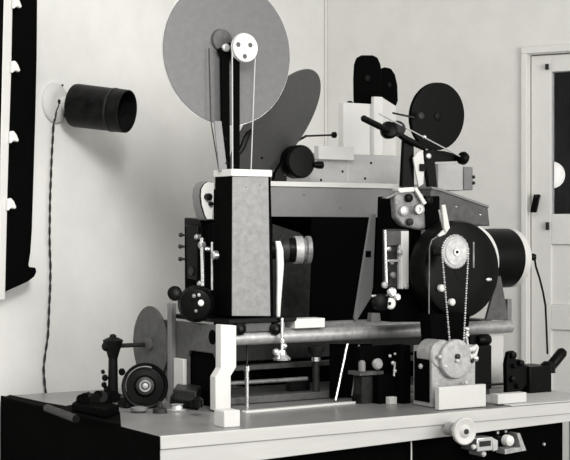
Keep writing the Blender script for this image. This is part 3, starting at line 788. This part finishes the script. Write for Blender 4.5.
MB().lathe(a, b-a, [(.013, -.02), (.016, 0), (.0165, (b-a).length*.5), (.0165, (b-a).length), (.012, (b-a).length+.008)], 22).build('handle', 'black', sp_)
MB().lathe(pt(548, 366, sv+.02), UP, [(.022, -.02), (.022, .006), (.012, .014)], 20).build('handle_socket', 'black', sp_)
bx('feed_bar', pt(476, 387, sv+.02), pt(506, 383, sv+.02)+Vector((0, .02, 0)), 'black', sp_, .001)
A, B = ptw(498, 404.5, .0045), ptw(529, 402.5, .0045)
tag(MB().box(A, (B.x, A.y+.03, pt(498, 394.5, A.y).z)).build('white_plinth', 'white', bevel=.002), 'low white plinth on the bench under the splicer frame', 'block')

# ================================================================ LEFT END OF THE BENCH
# hand rewind: post, shaft, grey disc
hw = thing('hand_rewind', ptw(113, 398), 'black cast hand rewind post with goblet-shaped head at the left', 'rewind')
pv = ptw(113, 398); v_ = pv.y
c = lambda y, x=113: pt(x, y, v_)
s_ = mpp(pv)
MB().lathe(Vector((pv.x, pv.y, H)), UP, [(.032, 0), (.032, .008), (.015, .014), (.013, 40*s_), (.014, 40*s_), (.018, 45*s_), (.027, 55*s_), (.029, 57*s_), (.029, 58*s_), (.018, 60*s_), (.010, 61*s_), (.009, 63*s_), (.004, 64*s_)], 28).build('post', 'crackle', hw)
MB().lathe(c(346, 106), Vector((-.8, -.5, .2)), [(.014, -.03), (.015, .0), (.009, .008)], 18).build('boss', 'crackle', hw)
for x, y, r in ((105, 378, .009), (104, 385, .008), (107, 390, .010), (103, 372, .006), (122, 372, .010)): MB().lathe(c(y, x), Vector((-.4, -.9, 0)), [(r, -.02), (r, .004), (r*.5, .008)], 14).build('clamp_screw', 'black', hw)
gd = ptu(146, 343, pv.x+.165)
MB().cyl(c(346), Vector((gd.x, c(346).y, c(346).z)), .0065).build('shaft', 'dark', hw)
MB().lathe(Vector((gd.x-.03, c(346).y, c(346).z)), LEFT, [(.012, -.03), (.014, 0), (.008, .004)], 18).build('shaft_collar', 'black', hw)
gdw = thing('disc_wheel', gd, 'upright grey disc wheel turned edgewise behind the black cord wheel', 'wheel')
gd = Vector((gd.x, c(346).y, ptu(146, 343, gd.x).z))
gd = pt(151.5, 344, v_-.03)
MB().disc(gd, LEFT, 38.0*mpp(gd), .006, 72, .0015).build('disc', 'midgrey', gdw)
MB().lathe(gd, LEFT, [(.020, 0), (.020, .012), (.010, .016)], 24).build('hub', 'midgrey', gdw)
bx('foot', (gd.x-.004, gd.y-.02, H+.001), (gd.x+.02, gd.y+.02, gd.z-.06), 'dark', gdw, .002)
a = pt(170.5, 372, .62); b = pt(170.5, 303, .62)
gp_ = MB().box((a.x-.008, .60, H+.001), (a.x+.008, .625, b.z)); tag(gp_.build('upright_bar', 'grey', bevel=.002), 'narrow grey upright bar between the grey disc wheel and the printer bed', 'bar')
# black wheel
bw = thing('cord_wheel', ptw(143, 408), 'black spoked-looking wheel with bright hub on the bench at left', 'wheel')
q = pt(145, 386, .50); s_ = mpp(q); ax = camdir(.12, .12, .97)
MB().lathe(q, ax, [(21.5*s_, -.045), (23.3*s_, -.039), (23.3*s_, -.002), (22*s_, .002), (20*s_, .0), (19*s_, -.006), (11*s_, -.004), (8.5*s_, .004)], 56).build('rim', 'black', bw)
xx, yy, _ = basis(ax)
m = MB(); m.tube([q + ax*.001 + (camdir(1, 0, 0)*math.cos(R(t)) + UP*math.sin(R(t)))*19.5*s_ for t in range(70, 221, 6)], .0016, 6); m.build('pale_arc', 'dullcast', bw)  # lighter arc along the left part of the wheel
hbw = MB().lathe(q+ax*.002, ax, [(9*s_, -.004), (9*s_, .008), (6*s_, .012)], 32).build('hub', 'dark', bw)
MB().ring(q+ax*.012, ax, 4*s_, 6*s_, .004, 28).build('hub_ring', 'dullcast', hbw)
MB().lathe(q+ax*.012, ax, [(2.8*s_, 0), (2.8*s_, .006), (1.5*s_, .008)], 20).build('axle_end', 'cast', hbw)
m = MB(); m.box((q.x-.05, q.y+.02, H+.001), (q.x+.05, q.y+.07, H+.03)); m.build('foot', 'black', bw, .003)
# low casting and odd parts around the wheel
def part_on_bench(name, px, py, prof, m_, label, cat, seg=22):
    p = ptw(px, py); o = MB().lathe(p, UP, prof, seg).build(name, m_); return tag(o, label, cat)
lc = thing('base_casting', ptw(185, 403), 'low dark base casting on the bench left of the stepped white leg', 'casting')
A, B = ptw(153, 400), ptw(213, 405)
def lump(m, px, py, r, h, k=7):
    p = ptw(px, py); pr = [(r*1.05, 0), (r, h*.5), (r*.8, h*.9), (r*.35, h)]
    m.lathe(p, UP, pr, k)
m = MB(); m.prism([ptw(170, 405), ptw(198, 410.5), ptw(204, 402.5), ptw(175, 397)], (0, 0, .024)); m.build('slab', 'black', lc, .003)
m = MB(); m.prism([ptw(173, 400, .0245), ptw(196, 402.5, .0245), ptw(202, 396, .0245), ptw(178, 392.5, .0245)], (0, 0, .03)); m.build('raised_bed', 'dark', lc, .004)
MB().lathe(ptw(197, 407, .0245), UP, [(.016, 0), (.016, .02), (.008, .026)], 18).build('knob', 'black', lc)
part_on_bench('film_core', 177, 411, [(.024, 0), (.026, .003), (.016, .006), (.014, .016), (.018, .018)], 'steel', 'small dull metal film core on the bench before the base casting', 'film core')
part_on_bench('small_dish', 139, 412.5, [(.012, 0), (.022, .006), (.023, .013), (.012, .016)], 'grey', 'small grey dish on the bench in front of the black wheel', 'dish')
part_on_bench('turned_weight', 160, 413, [(.02, 0), (.018, .012), (.008, .016), (.006, .03)], 'dark', 'small dark turned weight on the bench below the black wheel', 'weight')
# clutter: gear train clamp at far left
gt = thing('gear_clamp', ptw(92, 412), 'small black clamp with knobs and gears on the bench at far left', 'clamp')
m = MB(); A = ptw(75, 414); m.prism([ptw(72, 411, .0065), ptw(106, 419, .0065), ptw(119, 413, .0065), ptw(84, 402, .0065)], (0, 0, .022)); m.build('base', 'flat', gt, .004)
for i, (x, y, r) in enumerate(((90, 399, .014), (97, 395, .011), (84, 403, .016), (101, 402, .018), (110, 400, .018), (80, 405, .013), (94, 404, .016), (106, 394, .012), (113, 404, .016), (88, 395, .008), (103, 398, .010))):
    q = pt(x, y, ptw(92, 412).y - .02)
    q.z = max(q.z, H+.03+r*.6); m = MB()
    x_, y_, a_ = basis(Vector((-.3+.2*(i % 3), -.9, .2*(i % 2))))
    ring_ = [q + (x_*math.cos(2*math.pi*k/28)+y_*math.sin(2*math.pi*k/28))*r*(1 if k % 2 else .8) for k in range(28)]
    m.prism(ring_, a_*.014); m.build('gear', 'flat' if i % 3 else 'black', gt)
a, b = pt(90, 404, .64), pt(86, 415, .60)
MB().cyl(pt(84, 397, .62), pt(100, 407, .62), .006).build('spindle', 'black', gt)
rd = MB().cyl(ptw(47, 408, .0175), ptw(76, 419, .0175), .010, .010)
tag(rd.build('dark_bar', 'black'), 'dark metal bar lying across the far left end of the bench', 'bar')
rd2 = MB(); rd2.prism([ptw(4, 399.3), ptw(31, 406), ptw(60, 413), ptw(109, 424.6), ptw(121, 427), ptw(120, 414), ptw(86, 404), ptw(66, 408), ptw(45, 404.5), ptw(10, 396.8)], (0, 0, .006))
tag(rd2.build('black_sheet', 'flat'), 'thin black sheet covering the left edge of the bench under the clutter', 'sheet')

# ================================================================ BELOW THE BENCH FRONT, RIGHT
hp = thing('hand_pulley', pt(462, 432, -.08), 'white dished hand pulley on a shaft in front of the bench edge', 'pulley')
q = pt(465.5, 431.5, -.085); s_ = mpp(q); ax = Vector((-.05, -1, .0)).normalized()
MB().lathe(q, ax, [(13.3*s_, -.012), (13.6*s_, -.008), (13.6*s_, -.001), (12.5*s_, .001), (7*s_, -.003), (4*s_, .003)], 44).build('disc', 'white', hp)
MB().lathe(q, ax, [(.007, 0), (.007, .006)], 18).build('centre_hole', 'dark', hp)
MB().cyl(q, q+BACK*.078, .010).build('shaft', 'steel', hp)
MB().lathe(q+BACK*.05, BACK, [(.016, 0), (.018, .01), (.018, .02)], 20).build('bearing', 'cast', hp)
mb = thing('meter_box', pt(488, 445, -.03), 'small bright framed meter box under the bench edge beside the pulley', 'meter')
a, b = pt(477, 452, -.04), pt(493, 437, -.04)
mcs = bx('case', (a.x, -.04, a.z), (b.x, .0285, b.z), 'chrome', mb, .002)
a, b = pt(480, 447, -.042), pt(491, 440.5, -.042)
bx('dial', (a.x, -.042, a.z), (b.x, -.0405, b.z), 'dark', mcs, .0005)
m = MB(); a = pt(493.2, 438, -.04); m.prism([a, pt(498, 440.5, -.038), pt(498, 450, -.038), pt(493.2, 451.5, -.04)], (0, .05, 0)); m.build('side_wing', 'steel', mb, .001)
MB().ball(pt(473.5, 447, -.035), .007).build('terminal', 'porcelain', mb)
MB().cyl(pt(473.5, 447, -.035), pt(473.5, 447, .03), .004).build('terminal_post', 'dark', mb)
MB().lathe(pt(484, 454, -.03), FRONT, [(.008, -.055), (.008, 0), (.004, .003)], 14).build('lower_stud', 'steel', mb)
sk = thing('rotary_switch', pt(508, 440.5, -.04), 'round white rotary switch on the dark panel under the bench', 'switch')
q = pt(508, 440.5, -.035); s_ = mpp(q)
MB().lathe(q, FRONT, [(5.6*s_, -.01), (5.9*s_, 0), (5*s_, .01), (2*s_, .014)], 28).build('knob', 'porcelain', sk)
MB().cyl(q, q+BACK*.063, .007).build('shaft', 'dark', sk)
ac = thing('angle_bracket', pt(516, 450, .02), 'pale L-shaped bracket under the bench edge right of the switch knob', 'bracket')
m = MB(); m.polyY([(504.5, 449), (521, 447.5), (517, 433.5), (520, 433), (526.5, 450.5), (505, 454.5)], -.01, .038); m.build('angle', 'cast', ac, .001)
for i, (x, y, lab) in enumerate(((497, 432.5, 'small bright screw head below the bench edge, left of the pair'), (505, 431.5, 'small bright screw head below the bench edge, right of the pair'), (543.5, 444, 'small bright screw head alone on the dark panel at right'))):
    q = pt(x, y, .028); tag(MB().lathe(q+BACK*.0015, FRONT, [(.004, 0), (.0055, .002), (.004, .006)], 14).build('screw_head', 'chrome'), lab, 'screw')

q = pt(411, 436, .02)
tag(MB().tube([pt(411, 436, .026), pt(411.3, 450, .02), pt(411, 490, .02)], .0022, 8).build('pull_cord', 'cream'), 'thin pale cord hanging in front of the dark panel below the bench', 'cord')
# ================================================================ WALL LAMP (left)
lp = on_left(54, 103)
wlmp = thing('wall_lamp', lp, 'wall lamp with white round plate and black cylindrical shade', 'lamp')
s_ = (lp-CAM).dot(Vector((ST, CT, 0)))/F_PX
wpl = MB().lathe(lp+NL*.001, NL, [(20*s_, 0), (20*s_, .008), (17*s_, .016), (10*s_, .020)], 48).build('wall_plate', 'plate', wlmp)
ad = camdir(.925, -.135, .35)
o1 = on_left(59, 104) + NL*.014
n0 = o1 + ad*.036
MB().tube([o1-NL*.002, o1+NL*.010+ad*.006, o1+ad*.025, n0+ad*.012], [.020, .025, .031, .034], 24).build('socket', 'porcelain', wlmp)
prof = [(.040, 0), (.066, .004), (.0675, .012), (.066, .140), (.067, .142), (.066, .186), (.0625, .186), (.0625, .03), (.045, .014), (.02, .012)]
shd = MB().lathe(n0+ad*.004, ad, prof, 48).build('shade', 'horn', wlmp)
MB().ring(n0+ad*.142, ad, .0663, .0682, .006, 48).build('shade_band', 'dark', shd)
MB().ball(n0+ad*.10, .028).build('bulb', 'black', wlmp)
for x, y, r, mm in ((53.8, 102, .0075, 'black'), (60.5, 115.5, .008, 'dark'), (57.5, 85.5, .003, 'dark')):
    q = on_left(x, y) + NL*.0175; MB().lathe(q, NL, [(r, 0), (r, .004), (r*.6, .005)], 14).build('plate_hole', mm, wpl)
cp = [on_left(x, y) + NL*(.02 if y < 120 else .014) for x, y in ((53.5, 103), (51, 112), (50, 125), (48, 160), (46.5, 200), (46, 240), (47, 270), (46.5, 290), (45.5, 310), (44.5, 335), (41.5, 355), (40, 368), (41, 382), (42.5, 396))]
fine = []
for a, b in zip(cp[:-1], cp[1:]):
    k = max(2, int((b-a).length/.006))
    fine += [a.lerp(b, i/k) for i in range(k)]
m = MB()
for ph_ in (0, math.pi):
    m.tube([p + WL*math.cos(i*.55+ph_)*.0020 + NL*math.sin(i*.55+ph_)*.0020 for i, p in enumerate(fine)], .0021, 6)
tag(m.build('twisted_cord', 'cord'), 'twisted cloth-covered cord hanging from the wall lamp to the bench', 'cord')

# ================================================================ DARK HANGING PANEL at far left
def lpt(px, py, off): 
    d = ray(px, py); t = (WP+NL*off-CAM).dot(NL)/d.dot(NL); return CAM + d*t
hpn = thing('black_curtain', lpt(20, 290, .02), 'long black curtain hanging on the wall at the left edge', 'curtain')
out = [(12, -150), (39, -150), (37.2, 60), (35.8, 120), (34, 180), (32.4, 230), (31, 252), (29, 265), (30, 267), (36, 267.5), (37, 272), (34.5, 277), (28, 282), (18, 286.5), (10, 290), (4, 293)]
m = MB(); m.prism([lpt(x, y, .07) for x, y in out], -NL*.05); m.build('cloth', 'flat', hpn, .006)
pb = thing('casing_board', lpt(5, 290, .07), 'narrow white upright board at the extreme left edge', 'board')
m = MB(); m.prism([lpt(x, y, .10) for x, y in ((7.5, -150), (15.5, -150), (11.5, 70), (9.5, 130), (7.5, 200), (5.2, 300), (2.6, 300), (-.5, 300), (1.5, 110))], -NL*.055); m.build('board_face', 'white', pb, .002)
m = MB(); m.prism([lpt(x, y, .105) for x, y in ((5.0, -150), (7.3, -150), (1.4, 110), (-1, 200), (-3, 200), (-1.2, 110))], -NL*.07); m.build('dark_edge', 'flat', pb, .001)
hooks = [(15.5, 4, 'topmost'), (14, 68, 'second'), (12.5, 138, 'third'), (10, 205, 'lowest')]
hk0 = None
for x, y, w_ in hooks:
    lab = {'topmost': 'topmost white hook on the white board at left', 'second': 'second white hook from the top on the white board at left',
           'third': 'third white hook from the top, level below the wall lamp', 'lowest': 'lowest white hook on the white board at left'}[w_]
    q = lpt(x, y, .10)
    if hk0 is None:
        hk0 = thing('hook', q, lab, 'hook', 'white hooks beside the black curtain'); q0_ = q
        a = lpt(x-5, y, .10); dx = (lpt(x+1, y, .10)-lpt(x, y, .10)); dx = dx*.8; dz = UP*dx.length*.9
        m = MB()
        m.prism([q-dx*5.5+dz*6, q-dx*2+dz*6.5, q+dx*1.5+dz*3, q+dx*4.5-dz*2.5, q+dx*3-dz*4, q-dx*2-dz*2.5, q-dx*5.5-dz*4.5], NL*.012)
        m.build('tab', 'porcelain', hk0, .003)
        MB().cyl(q-dx*4-NL*.04, q-dx*4+NL*.004, .006).build('stem', 'white', hk0)
    else:
        copy_tree(hk0, q-q0_, lab)

# ================================================================ LIGHT
w = bpy.data.worlds.new('room_light'); SC.world = w; w.use_nodes = True
bg = w.node_tree.nodes['Background']; bg.inputs[0].default_value = (1, .985, .95, 1); bg.inputs[1].default_value = .58
def area(name, loc, target, size, power, col=(1, .98, .94)):
    l = bpy.data.lights.new(name, 'AREA'); l.shape = 'DISK'; l.size = size; l.energy = power; l.color = col
    o = bpy.data.objects.new(name, l); COL.objects.link(o); o.location = loc
    d = Vector(target)-Vector(loc); o.rotation_euler = d.to_track_quat('-Z', 'Y').to_euler(); return o
area('key_lamp', CAM + camdir(-.35, 0, .2)*.4 - UP*.35, (.7, .5, 1.2), .4, 8)
area('front_right_fill', (1.9, -3.0, 1.9), (.5, .9, 1.1), 2.6, 104)  # unseen soft light added to brighten the left wall and front faces
area('left_wall_fill', (-.45, -.8, 2.65), (.1, 1.1, 1.3), .8, 14)  # unseen overhead light added to lift the left wall
sl = bpy.data.lights.new('wall_fill_spot', 'SPOT'); sl.energy = 235; sl.spot_size = R(52); sl.spot_blend = 1.0; sl.shadow_soft_size = .3; sl.color = (1, .99, .96)  # unseen spot light added to brighten the left wall
so = bpy.data.objects.new('wall_fill_spot', sl); COL.objects.link(so); so.location = (-.5, -1.7, 2.5)
so.rotation_euler = (Vector((.25, 1.2, 1.1)) - so.location).to_track_quat('-Z', 'Y').to_euler()

# ================================================================ CAMERA
cd = bpy.data.cameras.new('camera'); cam = bpy.data.objects.new('camera', cd); COL.objects.link(cam)
cam.location = CAM; cam.rotation_euler = (R(90), 0, -TH)
cd.sensor_fit = 'HORIZONTAL'; cd.sensor_width = 36; cd.lens = F_PX/570*36
cd.shift_y = 4/570; cd.clip_start = .05
SC.camera = cam
SC.view_settings.view_transform = 'Standard'; SC.view_settings.look = 'None'
SC.view_settings.gamma = 1; SC.view_settings.exposure = 0; SC.view_settings.use_curve_mapping = False
for o in SC.objects:
    if '_o' in o: del o['_o']
